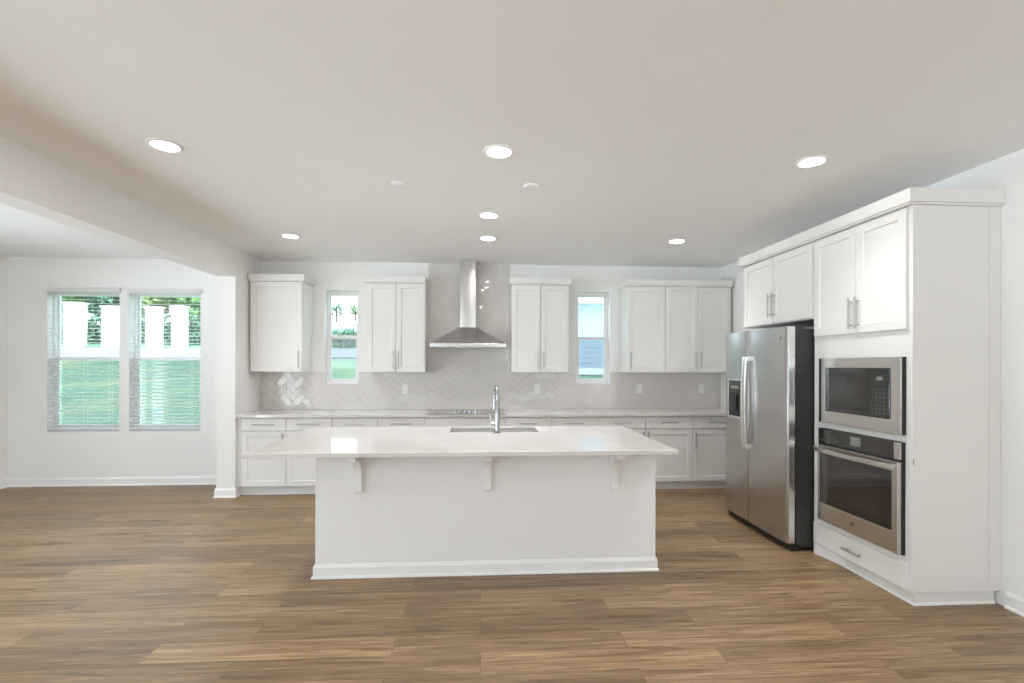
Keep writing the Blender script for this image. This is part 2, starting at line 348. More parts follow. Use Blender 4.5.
obj('pane', bx(-hw+0.06, hw-0.06, 0.078, 0.082, 0.05, SLIDER[3]-0.06), GLASS, d)

def portal(loc, aim, sx, sy):
    l = bpy.data.lights.new('window_portal', 'AREA'); l.shape = 'RECTANGLE'; l.size = sx; l.size_y = sy; l.cycles.is_portal = True
    o = bpy.data.objects.new('window_portal', l); C.objects.link(o); o.location = loc; o.rotation_euler = Vector(aim).to_track_quat('-Z', 'Y').to_euler()
for a, b, c, e in ADDED_SIDE + [SLIDER]: portal((XL-0.14, (a+b)/2, (c+e)/2), (1, 0, 0), b-a, e-c)
for a, b, c, e in ADDED_REAR: portal(((a+b)/2, YR-0.14, (c+e)/2), (0, 1, 0), b-a, e-c)
for a, b, c, e in WIN: portal(((a+b)/2, D+0.148, (c+e)/2), (0, -1, 0), b-a, e-c)

# blinds: inside the reveal, valance proud of the wall
def blind(hole, label):
    x0, x1, z0, z1 = hole; cxm = (x0+x1)/2; hw = (x1-x0)/2 - 0.006; H = z1-z0
    r = thing('window_blind', label, 'blind', (cxm, D, z0), group='white blinds in the dining windows')
    bm = B(); box(bm, -hw-0.022, hw+0.022, -0.022, -0.004, H-0.034, H+0.028); box(bm, -hw-0.022, -hw-0.010, -0.004, 0.0, H-0.034, H+0.028); box(bm, hw+0.010, hw+0.022, -0.004, 0.0, H-0.034, H+0.028)
    obj('valance', bm, BLIND, r, bevel=0.003)
    bm = B(); box(bm, -hw, hw, 0.012, 0.062, H-0.045, H-0.004); obj('headrail', bm, BLIND, r)
    bm = B(); z = H-0.075
    while z > 0.065:
        t = math.radians(random.uniform(7, 11)); cc, ss = math.cos(t), math.sin(t); w2 = 0.025; yc = 0.037
        pts = [(-w2, -0.0012), (0, 0.0012), (w2, -0.0012), (w2, 0.0010), (0, 0.0034), (-w2, 0.0010)]
        prism(bm, [(yc + p[0]*cc - p[1]*ss, z + p[0]*ss + p[1]*cc) for p in pts], 'x', -hw, hw)
        z -= 0.0435
    obj('slats', bm, BLIND, r)
    obj('bottom_rail', bx(-hw, hw, 0.012, 0.062, 0.022, 0.042), BLIND, r, bevel=0.003)
    for sx in (-hw+0.12, 0, hw-0.12):
        bm = B()
        for yy in (0.0105, 0.0635): tube(bm, [(sx, yy, 0.03), (sx, yy, H-0.02)], 0.0011, 6)
        obj('ladder_cord', bm, BLIND, r)
    bm = B(); tube(bm, [(-hw+0.05, 0.004, H-0.05), (-hw+0.05, 0.004, H-0.75)], 0.004, 8); obj('tilt_wand', bm, BLIND, r)
    return r
blind(WIN[0], 'open white slat blind on the left dining window')
blind(WIN[1], 'open white slat blind on the right dining window, beside the partition')

# ------------------------------------------------------------------ cabinets
def door_bm(x0, x1, z0, z1, y=0.0, t=0.02, rail=0.057):
    """shaker door: front at y - t"""
    bm = B(); yf = y - t
    o = [(x0,z0),(x1,z0),(x1,z1),(x0,z1)]
    def ring(i, yy): return [bm.verts.new((x0+i if k in (0,3) else x1-i, yy, z0+i if k in (0,1) else z1-i)) for k in range(4)]
    rs = [ring(0, y), ring(0, yf+0.0015), ring(0.0015, yf), ring(rail, yf), ring(rail+0.006, yf+0.009)]
    for a, b in zip(rs, rs[1:]):
        for k in range(4): bm.faces.new((a[k], a[(k+1)%4], b[(k+1)%4], b[k]))
    bm.faces.new(rs[0][::-1]); bm.faces.new(rs[-1])
    return bm
def slab_bm(x0, x1, z0, z1, y=0.0, t=0.02):
    bm = B()
    def ring(i, yy): return [bm.verts.new((x0+i if k in (0,3) else x1-i, yy, z0+i if k in (0,1) else z1-i)) for k in range(4)]
    rs = [ring(0, y), ring(0, y-t+0.002), ring(0.002, y-t)]
    for a, b in zip(rs, rs[1:]):
        for k in range(4): bm.faces.new((a[k], a[(k+1)%4], b[(k+1)%4], b[k]))
    bm.faces.new(rs[0][::-1]); bm.faces.new(rs[-1]); return bm
def pull(parent, x, z, y, length, vertical, r=0.0062):
    bm = B(); h = length/2; off = y - 0.032; k = h - 0.028
    if vertical:
        tube(bm, [(x, off, z-h), (x, off, z+h)], r, 10)
        for s in (-k, k): tube(bm, [(x, y, z+s), (x, off, z+s)], r*0.75, 8)
    else:
        tube(bm, [(x-h, off, z), (x+h, off, z)], r, 10)
        for s in (-k, k): tube(bm, [(x+s, y, z), (x+s, off, z)], r*0.75, 8)
    return obj('handle', bm, NICKEL, parent, smooth=True)
G = 0.0028
def crown(r, x0, x1, z, zt, yf, yb, endl=False, endr=False, out_=0.028):
    """flat crown band projecting at front and at the open ends"""
    bm = B(); a = x0 - (out_ if endl else 0); b = x1 + (out_ if endr else 0)
    box(bm, a, b, yf-out_, yb, z+0.012, zt); box(bm, a+(0.014 if endl else 0), b-(0.014 if endr else 0), yf-out_+0.014, yb, z, z+0.012)
    return obj('crown', bm, CAB, r, bevel=0.0015)

UF = D - 0.33                       # carcass front of the wall cabinets; doors stand 20 mm proud
UZ0, UZ1, UZC = 1.388, 2.448, 2.528
def wall_cab(x0, x1, doors, label, endl, endr, fill_l=0.0, fill_r=0.0):
    """doors: list of (a, b, handle side) in world x"""
    r = thing('wall_cabinet', label, 'cabinet', (x0, UF, UZ0), group='white wall cabinets above the tiled counter')
    W = x1-x0; H = UZ1-UZ0
    obj('carcass', bx(0.0004, W-0.0004, 0, D-UF-0.001, 0, H), GAP if False else CAB, r)
    for a, b, side in doors:
        a -= x0; b -= x0
        dd = obj('door', door_bm(a+G, b-G, 0.004, H-0.006), CAB, r)
        pull(dd, (a+0.030 if side == 'l' else b-0.030), 0.147, -0.02, 0.21, True)
    crown(r, 0.0004, W-0.0004, H-0.002, UZC-UZ0, -0.02, D-UF-0.001, endl, endr)
    return r
wall_cab(-2.700, -2.098, [(-2.680, -2.102, 'r')], 'single-door white wall cabinet in the corner beside the partition', False, True)
wall_cab(-1.352, -0.668, [(-1.350, -1.012, 'r'), (-1.012, -0.670, 'l')], 'two-door white wall cabinet left of the range hood', True, False)
wall_cab(0.366, 1.062, [(0.368, 0.716, 'r'), (0.716, 1.060, 'l')], 'two-door white wall cabinet right of the range hood', True, True)
wall_cab(1.793, 2.262, [(1.797, 2.262, 'l')], 'single-door white wall cabinet right of the blue-siding window', True, False)
wall_cab(2.262, 3.104, [(2.262, 2.672, 'r'), (2.672, 3.070, 'l')], 'two-door white wall cabinet in the corner by the refrigerator', False, False)

BF = D - 0.58                       # carcass front of the base cabinets
def base_cab(x0, x1, label, doors, drawers=1, pulls=True, false_front=False):
    r = thing('base_cabinet', label, 'cabinet', (x0, BF, 0), group='white base cabinets under the back counter')
    W = x1-x0
    obj('carcass', bx(0.0004, W-0.0004, 0.0005, D-BF-0.001, 0.105, 0.878), GAP, r)
    bm = B(); box(bm, 0.0004, W-0.0004, 0.055, 0.075, 0, 0.105); prism(bm, [(0.055, 0), (0.047, 0), (0.049, 0.010), (0.055, 0.015)], 'x', 0.0004, W-0.0004)
    obj('toe_kick', bm, CAB, r)
    nd = drawers
    for k in range(nd):
        a, b = W*k/nd, W*(k+1)/nd
        dr = obj('false_drawer_front' if false_front else 'drawer', slab_bm(a+G, b-G, 0.735, 0.869), CAB, r)
        if not false_front: pull(dr, (a+b)/2, 0.803, -0.02, 0.24 if x0 < 0 else 0.21, False)
    n = len(doors)
    for k, side in enumerate(doors):
        a, b = W*k/n, W*(k+1)/n
        dd = obj('door', door_bm(a+G, b-G, 0.108, 0.722), CAB, r)
        pull(dd, (a+0.032 if side == 'l' else b-0.032), 0.60, -0.02, 0.21, True)
    return r
base_cab(-2.665, -2.183, 'white base cabinet at the left end of the back counter', ['r'])
base_cab(-2.183, -1.172, 'white double base cabinet second from the partition, partly behind the island', ['r', 'l'], drawers=2)
base_cab(-1.172, -0.642, 'white base cabinet just left of the cooktop', ['r'])
base_cab(-0.642, 0.284, 'wide white cabinet directly under the cooktop', ['r', 'l'], false_front=True)
base_cab(0.284, 0.820, 'white base cabinet just right of the cooktop', ['l'])
base_cab(0.820, 1.364, 'white base cabinet under the third drawer gap right of the faucet', ['r'])
base_cab(1.364, 2.496, 'white double base cabinet seen past the right end of the island', ['r', 'l'], drawers=2)
base_cab(2.496, 3.100, 'white base cabinet tucked beside the refrigerator', ['l'])
bm = bx(-2.7205, -2.6655, BF, BF+0.02, 0.105, 0.878); box(bm, -2.7205, -2.6655, BF+0.02, BF+0.075, 0.105, 0.125); box(bm, -2.7205, -2.6655, BF+0.055, BF+0.075, 0.0, 0.105)
tag(obj('cabinet_filler', bm, CAB), 'narrow white filler strip between partition and first base cabinet', 'filler')

obj_ = obj('countertop', bx(-2.7205, 3.1345, D-0.632, D-0.010, 0.8785, 0.914), QUARTZ, bevel=0.003)
tag(obj_, 'long pale quartz countertop along the back wall', 'countertop')

# ------------------------------------------------------------------ herringbone backsplash
def clip(poly, x0, x1, z0, z1):
    for ax, lim, sgn in ((0, x0, 1), (0, x1, -1), (1, z0, 1), (1, z1, -1)):
        res = []
        for i in range(len(poly)):
            p, q = poly[i], poly[(i+1) % len(poly)]; dp, dq = (p[ax]-lim)*sgn, (q[ax]-lim)*sgn
            if dp >= 0: res.append(p)
            if dp * dq < 0: t = dp/(dp-dq); res.append((p[0]+(q[0]-p[0])*t, p[1]+(q[1]-p[1])*t))
        poly = res
        if len(poly) < 3: return []
    return poly
TX0, TX1, TZ0, TZ1 = -2.7205, 3.1345, 0.9145, UZ0-0.001
SX0, SX1 = -0.667, 0.365
regions = [(TX0, WIN[2][0], TZ0, TZ1), (WIN[2][0], WIN[2][1], TZ0, WIN[2][2]), (WIN[2][1], SX0, TZ0, TZ1), (SX0, SX1, TZ0, CH-0.001), (SX1, WIN[3][0], TZ0, TZ1), (WIN[3][0], WIN[3][1], TZ0, WIN[3][2]), (WIN[3][1], TX1, TZ0, TZ1)]
bs = thing('tile_backsplash', 'glossy greige herringbone tile backsplash rising to the ceiling behind the hood', 'backsplash', (0, D, TZ0))
bm = B()
for a, b, z0, z1 in regions: box(bm, a, b, -0.0055, -0.0005, z0-TZ0, z1-TZ0)
obj('grout', bm, GROUT, bs)
bm = B(); W_ = 0.0765; c45 = math.sqrt(0.5); rt = random.Random(3)
def addtile(poly, cxy, tilt):
    if len(poly) < 3: return
    mx = sum(p[0] for p in poly)/len(poly); mz = sum(p[1] for p in poly)/len(poly)
    area = abs(sum(poly[i][0]*poly[(i+1)%len(poly)][1]-poly[(i+1)%len(poly)][0]*poly[i][1] for i in range(len(poly))))/2
    if area < 2e-5: return
    def yy(p, e): return -0.0088 + e + tilt[0]*(p[0]-cxy[0]) + tilt[1]*(p[1]-cxy[1])
    inner = []
    for p in poly:
        dx, dz = mx-p[0], mz-p[1]; L = math.hypot(dx, dz) or 1; k = min(0.0032, L*0.3)/L
        inner.append((p[0]+dx*k, p[1]+dz*k))
    vo = [bm.verts.new((p[0], yy(p, 0.0012), p[1]-TZ0)) for p in poly]; vi = [bm.verts.new((p[0], yy(p, 0), p[1]-TZ0)) for p in inner]
    vb = [bm.verts.new((p[0], -0.0050, p[1]-TZ0)) for p in poly]
    n = len(poly); bm.faces.new(vi)
    for i in range(n):
        j = (i+1) % n; bm.faces.new((vo[i], vo[j], vi[j], vi[i])); bm.faces.new((vb[i], vb[j], vo[j], vo[i]))
R_ = 70
for i in range(-R_, R_):
    for j in range(-R_, R_):
        dmod = (i-j) % 4
        if dmod == 0: rect = (i, i+2, j, j+1)
        elif dmod == 3: rect = (i, i+1, j, j+2)
        else: continue
        g = 0.011
        q = [((rect[0]+g)*W_, (rect[2]+g)*W_), ((rect[1]-g)*W_, (rect[2]+g)*W_), ((rect[1]-g)*W_, (rect[3]-g)*W_), ((rect[0]+g)*W_, (rect[3]-g)*W_)]
        q = [((a-b)*c45 + 0.10, (a+b)*c45 + 1.5) for a, b in q]
        mx = sum(p[0] for p in q)/4; mz = sum(p[1] for p in q)/4
        if not (TX0-0.2 < mx < TX1+0.2 and 0.75 < mz < CH+0.2): continue
        tilt = (rt.gauss(0, 0.010), rt.gauss(0, 0.010))
        for a, b, z0, z1 in regions: addtile(clip(q, a, b, z0, z1), (mx, mz), tilt)
obj('tiles', bm, TILE, bs)

# outlets
def outlet(x, z, label, kind):
    r = thing('wall_outlet' if kind == 'o' else 'wall_switch', label, 'outlet' if kind == 'o' else 'switch', (x, D-0.0108, z), group='white plates on the backsplash')
    bm = B(); box(bm, -0.036, 0.036, -0.006, 0, -0.059, 0.059); obj('cover_plate', bm, PLATE, r, bevel=0.003)
    if kind == 'o':
        for s in (-0.021, 0.021):
            k = obj('socket', bx(-0.016, 0.016, -0.0075, -0.006, s-0.015, s+0.015), PLATE, r, bevel=0.001)
            bm = B(); box(bm, -0.007, -0.0055, -0.0078, -0.0075, s-0.003, s+0.007); box(bm, 0.0055, 0.007, -0.0078, -0.0075, s-0.003, s+0.006); box(bm, -0.002, 0.002, -0.0078, -0.0075, s-0.011, s-0.007)
            obj('slots', bm, SLOT, k)
    else:
        obj('rocker', bx(-0.016, 0.016, -0.009, -0.006, -0.033, 0.033), PLATE, r, bevel=0.002)
for x, l, k in ((-2.441, 'white outlet plate under the corner wall cabinet by the partition', 'o'), (-0.953, 'white outlet plate just left of the cooktop', 'o'), (0.720, 'white outlet plate just right of the faucet and cooktop', 'o'),
                (2.049, 'white switch plate right of the blue-siding window', 's'), (2.874, 'white plate on the backsplash nearest the refrigerator', 's')):
    outlet(x, 1.170, l, k)

# ------------------------------------------------------------------ range hood
h = thing('range_hood', 'stainless chimney range hood over the cooktop', 'range hood', (-0.155, D-0.0108, 1.684))
obj('canopy_band', bx(-0.440, 0.450, -0.490, 0, 0, 0.045), STEEL_H, h, bevel=0.002)
bm = B()
lo = [(-0.440,-0.490,0.0455),(0.450,-0.490,0.0455),(0.450,0,0.0455),(-0.440,0,0.0455)]; hi = [(-0.112,-0.245,0.250),(0.098,-0.245,0.250),(0.098,0,0.250),(-0.112,0,0.250)]
vl = [bm.verts.new(p) for p in lo]; vh = [bm.verts.new(p) for p in hi]
bm.faces.new(vl[::-1]); bm.faces.new(vh)
for k in range(4): bm.faces.new((vl[k], vl[(k+1)%4], vh[(k+1)%4], vh[k]))
obj('canopy', bm, STEEL_H, h, bevel=0.002)
bm = B(); r_ = 0.012
def rrect(x0, x1, y0, y1, r, n=4, corners=(1,1,0,0)):
    pts = []
    for k, (cx_, cy_, a0) in enumerate(((x0, y0, PI), (x1, y0, 1.5*PI), (x1, y1, 0), (x0, y1, 0.5*PI))):
        if corners[k]:
            ox = cx_ + (r if k in (0,3) else -r); oy = cy_ + (r if k in (0,1) else -r)
            pts += [(ox + r*math.cos(a0 + 0.5*PI*i/n), oy + r*math.sin(a0 + 0.5*PI*i/n)) for i in range(n+1)]
        else: pts.append((cx_, cy_))
    return pts
prism(bm, rrect(-0.110, 0.096, -0.243, 0, 0.012), 'z', 0.250, 0.82); obj('chimney', bm, STEEL_H, h, smooth=True)
bm = B(); prism(bm, rrect(-0.106, 0.092, -0.239, 0, 0.012), 'z', 0.82, CH-0.0012-1.684); obj('chimney_sleeve', bm, STEEL_H, h, smooth=True)
for k in range(5):
    bm = B(); lathe(bm, [(0.006, 0), (0.006, -0.003), (0.004, -0.004)], (-0.06+0.03*k, -0.490, 0.022), 12, 'y'); obj('button', bm, CHROME, h)
obj('filter', bx(-0.36, 0.37, -0.42, -0.08, -0.004, 0), SILVER, h)
for x in (-0.2, 0.21):
    bm = B(); lathe(bm, [(0.03, -0.005), (0.028, 0.0), (0.03, 0)], (x, -0.45, 0), 20); obj('lamp_cover', bm, CHROME, h)

# ------------------------------------------------------------------ cooktop
ct = thing('cooktop', 'black glass cooktop with centre knobs set in the back counter', 'cooktop', (-0.172, 5.835, 0.9143))
obj('glass_top', bx(-0.447, 0.447, -0.265, 0.255, 0.0, 0.006), BGLASS, ct, bevel=0.002)
bm = B(); slab(bm, [-0.452, -0.4475, 0.4475, 0.452], [-0.270, -0.2655, 0.2555, 0.260], [(-0.4475, 0.4475, -0.2655, 0.2555)], 0, 0.0068, 'z'); obj('steel_rim', bm, SILVER, ct)
for x, y, rr in ((-0.29, -0.12, 0.085), (-0.29, 0.13, 0.105), (0.29, -0.12, 0.105), (0.29, 0.13, 0.085), (0, 0.10, 0.12)):
    bm = B(); lathe(bm, [(rr, 0.0061), (rr, 0.0064), (rr-0.004, 0.0064)], (x, y, 0), 40); obj('burner_ring', bm, PGLASS, ct)
for x in (-0.13, -0.07, -0.01, 0.05, 0.11):
    bm = B(); lathe(bm, [(0.021, 0.0061), (0.021, 0.011), (0.017, 0.013), (0.0155, 0.029), (0.013, 0.031)], (x, -0.15, 0), 20); kn = obj('knob', bm, CHROME, ct, smooth=True)
    obj('knob_pointer', bx(x-0.002, x+0.002, -0.165, -0.152, 0.031, 0.034), BLACK, kn)

# ------------------------------------------------------------------ island
IX0, IX1, IY0, IY1 = -1.137, 1.2545, 3.4295, 4.385
ZT = 0.884
isl = thing('kitchen_island', 'white panelled kitchen island in the middle of the floor', 'island', (0, IY0, 0))
Dp = IY1-IY0
obj('body', plate([IX0, IX1], [0, Dp], [(-0.33, 0.55, 0.52, Dp-0.02)], 0.0, ZT-0.0006, 'z'), ISL, isl, bevel=0.002)
bm = B(); P_ = base_profile(0.012, 0.094)
run(bm, (IX0, 0, 0), (IX1, 0, 0), (0,-1,0), P_, 1, 1); run(bm, (IX0, Dp, 0), (IX0, 0, 0), (-1,0,0), P_, 0, 1); run(bm, (IX1, 0, 0), (IX1, Dp, 0), (1,0,0), P_, 1, 0)
obj('base_moulding', bm, TRIM, isl)
bm = B(); box(bm, IX0-0.02, IX0-0.0003, 0.0, Dp, ZT-0.035, ZT-0.001); obj('top_cleat', bm, ISL, isl)
def corbel(xc):
    w2 = 0.025; pr = 0.215; top = ZT-0.0008; bot = 0.59
    pts = [(0, bot), (0, top), (-pr, top), (-pr, top-0.048), (-pr+0.016, top-0.048)]
    n = 10
    for k in range(n+1):     # concave sweep from the front block down to the foot
        a = k/n*PI/2; pts.append((-pr+0.016 + (pr-0.016-0.044)*math.sin(a), top-0.050 - 0.135*(1-math.cos(a))))
    pts += [(-0.040, bot+0.055), (-0.042, bot+0.012), (-0.036, bot)]
    bm = B(); prism(bm, pts, 'x', xc-w2, xc+w2)
    o = obj('corbel', bm, TRIM, isl, bevel=0.003)
    obj('corbel_cap', bx(xc-w2-0.008, xc+w2+0.008, -pr-0.010, -0.0005, top-0.016, top+0.0004), TRIM, o, bevel=0.002)
for x in (-0.839, 0.048, 0.944): corbel(x)
bm = plate([-1.479, 1.2944], [3.1155, 4.43], [(-0.26, 0.48, 4.045, 4.365)], ZT, 0.914, 'z')
tag(obj('island_countertop', bm, QUARTZ, bevel=0.003), 'glossy pale quartz top on the kitchen island', 'countertop')
sk = thing('kitchen_sink', 'undermount stainless sink sunk into the island top', 'sink', (0.11, 4.205, ZT))
bm = B()
box(bm, -0.385, -0.373, -0.175, 0.172, -0.22, -0.001); box(bm, 0.373, 0.385, -0.175, 0.172, -0.22, -0.001); box(bm, -0.373, 0.373, -0.175, -0.163, -0.22, -0.001); box(bm, -0.373, 0.373, 0.161, 0.172, -0.22, -0.001); box(bm, -0.385, 0.385, -0.175, 0.172, -0.232, -0.22)
obj('basin', bm, SINKM, sk)
bm = B(); lathe(bm, [(0.045, -0.2199), (0.045, -0.217), (0.035, -0.2175), (0.01, -0.2185)], (0, 0.03, 0), 24); obj('drain', bm, CHROME, sk, smooth=True)

fc = thing('kitchen_faucet', 'tall chrome pull-down faucet standing on the island', 'faucet', (0.132, 3.975, 0.9143))
bm = B(); lathe(bm, [(0.030, 0), (0.030, 0.006), (0.024, 0.010), (0.0215, 0.014), (0.0205, 0.05), (0.0195, 0.26), (0.0155, 0.268)]); obj('column', bm, CHROME, fc, smooth=True)
bm = B(); pts = [(0, 0, 0.262), (0, 0, 0.30)]; R0 = 0.085
for k in range(1, 15): a = PI*k/14; pts.append((-0.018*(k/14), R0-R0*math.cos(a), 0.30+R0*math.sin(a)*0.95))
pts.append((-0.018, 2*R0, 0.285)); tube(bm, pts, 0.0105, 14); obj('spout', bm, CHROME, fc, smooth=True)
bm = B(); lathe(bm, [(0.0115, 0.29), (0.015, 0.275), (0.016, 0.19), (0.0175, 0.175), (0.015, 0.17)], (-0.018, 2*R0, 0), 20); obj('spray_head', bm, CHROME, fc, smooth=True)
bm = B(); tube(bm, [(-0.015, 0, 0.075), (-0.052, 0, 0.075)], 0.015, 16); tube(bm, [(-0.046, 0, 0.078), (-0.056, 0.002, 0.12), (-0.064, 0.004, 0.165)], [0.0065, 0.0055, 0.005], 10); obj('lever', bm, CHROME, fc, smooth=True)

# ------------------------------------------------------------------ tall oven cabinet and cabinet over the refrigerator (fronts face -x)
FX = 2.634; RZ = -PI/2
TY0, TW, TD, TZ = 3.690, 0.878, 0.548, 2.455
tw = thing('oven_cabinet', 'tall white cabinet housing the microwave and wall oven', 'cabinet', (FX, TY0, 0), RZ)
MW = (0.088, 0.806, 1.052, 1.515); OV = (0.082, 0.806, 0.305, 0.995)
bm = plate([0.018, TW-0.018], [0.085, TZ], [(MW[0], MW[1], MW[2], MW[3]), (OV[0], OV[1], OV[2], OV[3])], 0, 0.02, 'y')
box(bm, 0.018, TW-0.018, TD-0.012, TD, 0.085, TZ); box(bm, 0.018, TW-0.018, 0.02, TD-0.012, TZ-0.02, TZ)
for z in (0.270, 1.015, 1.545): box(bm, 0.018, TW-0.018, 0.02, TD-0.012, z, z+0.016)
obj('carcass', bm, CAB, tw)
obj('side_panel', bx(0.0004, 0.0176, -0.004, TD, 0.0, TZ), CAB, tw, bevel=0.001)
obj('side_panel', bx(TW-0.0176, TW, -0.004, TD, 0.080, TZ), CAB, tw, bevel=0.001)
obj('scribe_strip', bx(TW+0.0004, TW+0.006, TD-0.055, TD+0.0165, 0.085, TZ), CAB, tw)
k = obj('toe_kick', bx(0.018, TW-0.014, 0.022, TD, 0.0, 0.084), CAB, tw)
bm = B(); prism(bm, [(0.018, 0.0216), (0.018, -0.018), (0.05, -0.018), (0.30, 0.0216)], 'z', 0, 0.084)
run(bm, (0.30, 0.0216, 0), (TW-0.014, 0.0216, 0), (0,-1,0), [(0,0),(0.008,0),(0.006,0.012),(0,0.016)], 0, 1)
run(bm, (TW-0.0136, 0.0216, 0), (TW-0.0136, TD, 0), (1,0,0), [(0,0),(0.008,0),(0.006,0.012),(0,0.016)], 1, 0)
obj('shoe_moulding', bm, TRIM, k)
for a, b, s in ((0.012, 0.441, 'r'), (0.441, TW-0.030, 'l')):
    dd = obj('door', door_bm(a+G, b-G, 1.700, TZ-0.010), CAB, tw)
    pull(dd, (a+0.030 if s == 'l' else b-0.030), 1.84, -0.02, 0.22, True)
dr = obj('drawer', slab_bm(0.012+G, TW-0.030-G, 0.088, 0.246), CAB, tw); pull(dr, 0.435, 0.165, -0.02, 0.17, False)
crown(tw, 0.0004, TW, TZ+0.0004, 2.548, -0.02, 0.564, False, True, 0.034)
bm = B(); box(bm, TW+0.0004, TW+0.0024, -0.002, 0.006, 0.865, 0.905); obj('hinge_cover', bm, NICKEL, tw)

fcab = thing('refrigerator_cabinet', 'white two-door cabinet above the refrigerator', 'cabinet', (FX, 4.702, 1.845), RZ)
FW = 4.702-TY0-0.001; FH = TZ-1.845
obj('carcass', bx(0, FW, 0, 0.525, 0, FH), CAB, fcab)
for a, b, s in ((0.002, 0.484, 'r'), (0.484, FW-0.004, 'l')):
    dd = obj('door', door_bm(a+G, b-G, 0.008, FH-0.010), CAB, fcab); pull(dd, (a+0.030 if s == 'l' else b-0.030), 0.17, -0.02, 0.22, True)
crown(fcab, 0, FW, FH+0.0004, 2.548-1.845, -0.02, 0.52, True, False, 0.034)

# microwave in its trim frame
def badge(parent, x, y, z, r):
    bm = B(); lathe(bm, [(r, 0), (r, -0.0025), (r*0.86, -0.003)], (x, y, z), 28, 'y'); b = obj('badge', bm, DARK, parent)
    bm = B(); lathe(bm, [(r*0.97, -0.0024), (r*0.97, -0.0034), (r*0.84, -0.0034)], (x, y, z), 28, 'y')
    o = obj('badge_ring', bm, SILVER, b)
    bm = B(); lathe(bm, [(r*0.45, -0.0029), (r*0.45, -0.0034), (r*0.30, -0.0034)], (x, y, z), 20, 'y'); obj('badge_centre', bm, SILVER, b)
mwv = thing('microwave', 'built-in microwave with stainless trim frame above the oven', 'microwave', (FX, TY0, MW[2]), RZ)
mx0, mx1, mh = 0.072, 0.820, 0.487
bm = B(); box(bm, MW[0]+0.004, MW[1]-0.004, -0.0005, 0.40, 0.004, MW[3]-MW[2]-0.004); obj('case', bm, DARK, mwv)
bm = B(); frame(bm, mx0+0.010, mx1+0.010, -0.012, mh-0.012, 0.03, 0.03, 0.03, 0.03, -0.026, -0.0005); obj('trim_spacer', bm, BLACK, mwv)
bm = B(); frame(bm, mx0+0.046, mx1+0.008, -0.012, mh-0.012, 0.050, 0.078, 0.090, 0.070, -0.034, -0.0262); obj('trim_frame', bm, STEEL_W, mwv, bevel=0.0015)
gx0, gx1, gz0, gz1 = 0.169, 0.749, 0.079, 0.404
dd = obj('door', bx(gx0, gx1, -0.040, -0.001, gz0, gz1), BGLASS, mwv, bevel=0.003)
obj('door_window', bx(gx0+0.045, gx0+0.375, -0.0408, -0.0401, gz0+0.07, gz1-0.065), WGLASS, dd)
cp = obj('control_panel', bx(gx1-0.150, gx1-0.008, -0.0408, -0.0401, gz0+0.008, gz1-0.008), PGLASS, mwv)
obj('display', bx(gx1-0.100, gx1-0.050, -0.0413, -0.0409, gz1-0.080, gz1-0.055), DISP, cp)
bm = B()
box(bm, gx1-0.090, gx1-0.060, -0.0417, -0.0414, gz1-0.072, gz1-0.063)
for i in range(3):
    for j in range(7): box(bm, gx1-0.106+0.03*i, gx1-0.096+0.03*i, -0.0413, -0.0409, gz0+0.03+0.026*j, gz0+0.0325+0.026*j)
obj('keypad_marks', bm, MARKS, cp)

# wall oven
ov = thing('wall_oven', 'stainless built-in wall oven under the microwave', 'oven', (FX, TY0, OV[2]), RZ)
ox0, ox1 = 0.066, 0.820; oh = 0.695
obj('case', bx(OV[0]+0.004, OV[1]-0.004, -0.0005, 0.42, 0.004, OV[3]-OV[2]-0.004), DARK, ov)
obj('side_gasket', bx(ox0+0.008, ox1+0.006, -0.022, -0.0008, -0.012, oh-0.008), BLACK, ov)
pn = obj('control_panel', bx(ox0+0.030, ox1-0.045, -0.034, -0.0222, 0.580, oh-0.010), PGLASS, ov, bevel=0.002)
obj('panel_end', bx(ox1-0.0446, ox1+0.002, -0.034, -0.0222, 0.580, oh-0.010), STEEL_W, ov, bevel=0.002)
obj('display', bx(0.415, 0.505, -0.0346, -0.0341, 0.606, 0.668), DISP, pn)
bm = B()
box(bm, 0.446, 0.474, -0.0350, -0.0347, 0.651, 0.659)
for j, s in enumerate((0.010, 0.006, 0.012)): box(bm, 0.112+0.020*j, 0.112+0.020*j+s, -0.0346, -0.0341, 0.598, 0.606)
obj('panel_marks', bm, MARKS, pn)
bm = B(); frame(bm, ox0+0.040, ox1+0.002, -0.008, 0.566, 0.020, 0.044, 0.135, 0.062, -0.050, -0.0222); dd = obj('door', bm, STEEL_W, ov, bevel=0.003)
obj('door_window', bx(ox0+0.0605, ox1-0.0425, -0.0475, -0.024, 0.1275, 0.5035), WGLASS, dd)
bm = B(); frame(bm, ox0+0.0606, ox1-0.0426, 0.1276, 0.5034, 0.045, 0.09, 0.05, 0.05, -0.0482, -0.0476); obj('window_border', bm, BGLASS, dd)
bm = B(); n = 24; pf = []; pb = []
for i in range(n+1):
    t = i/n; x = ox0+0.028 + (ox1-ox0-0.030)*t; bow = 0.040*(1-(2*t-1)**2); pf.append((x, -0.082-bow)); pb.append((x, -0.068-bow))
prism(bm, pf + pb[::-1], 'z', 0.520, 0.552)
for x in (ox0+0.044, ox1-0.030): box(bm, x, x+0.020, -0.074, -0.050, 0.522, 0.550)
obj('handle', bm, STEEL_W, dd, bevel=0.003)
badge(dd, 0.452, -0.050, 0.062, 0.017)

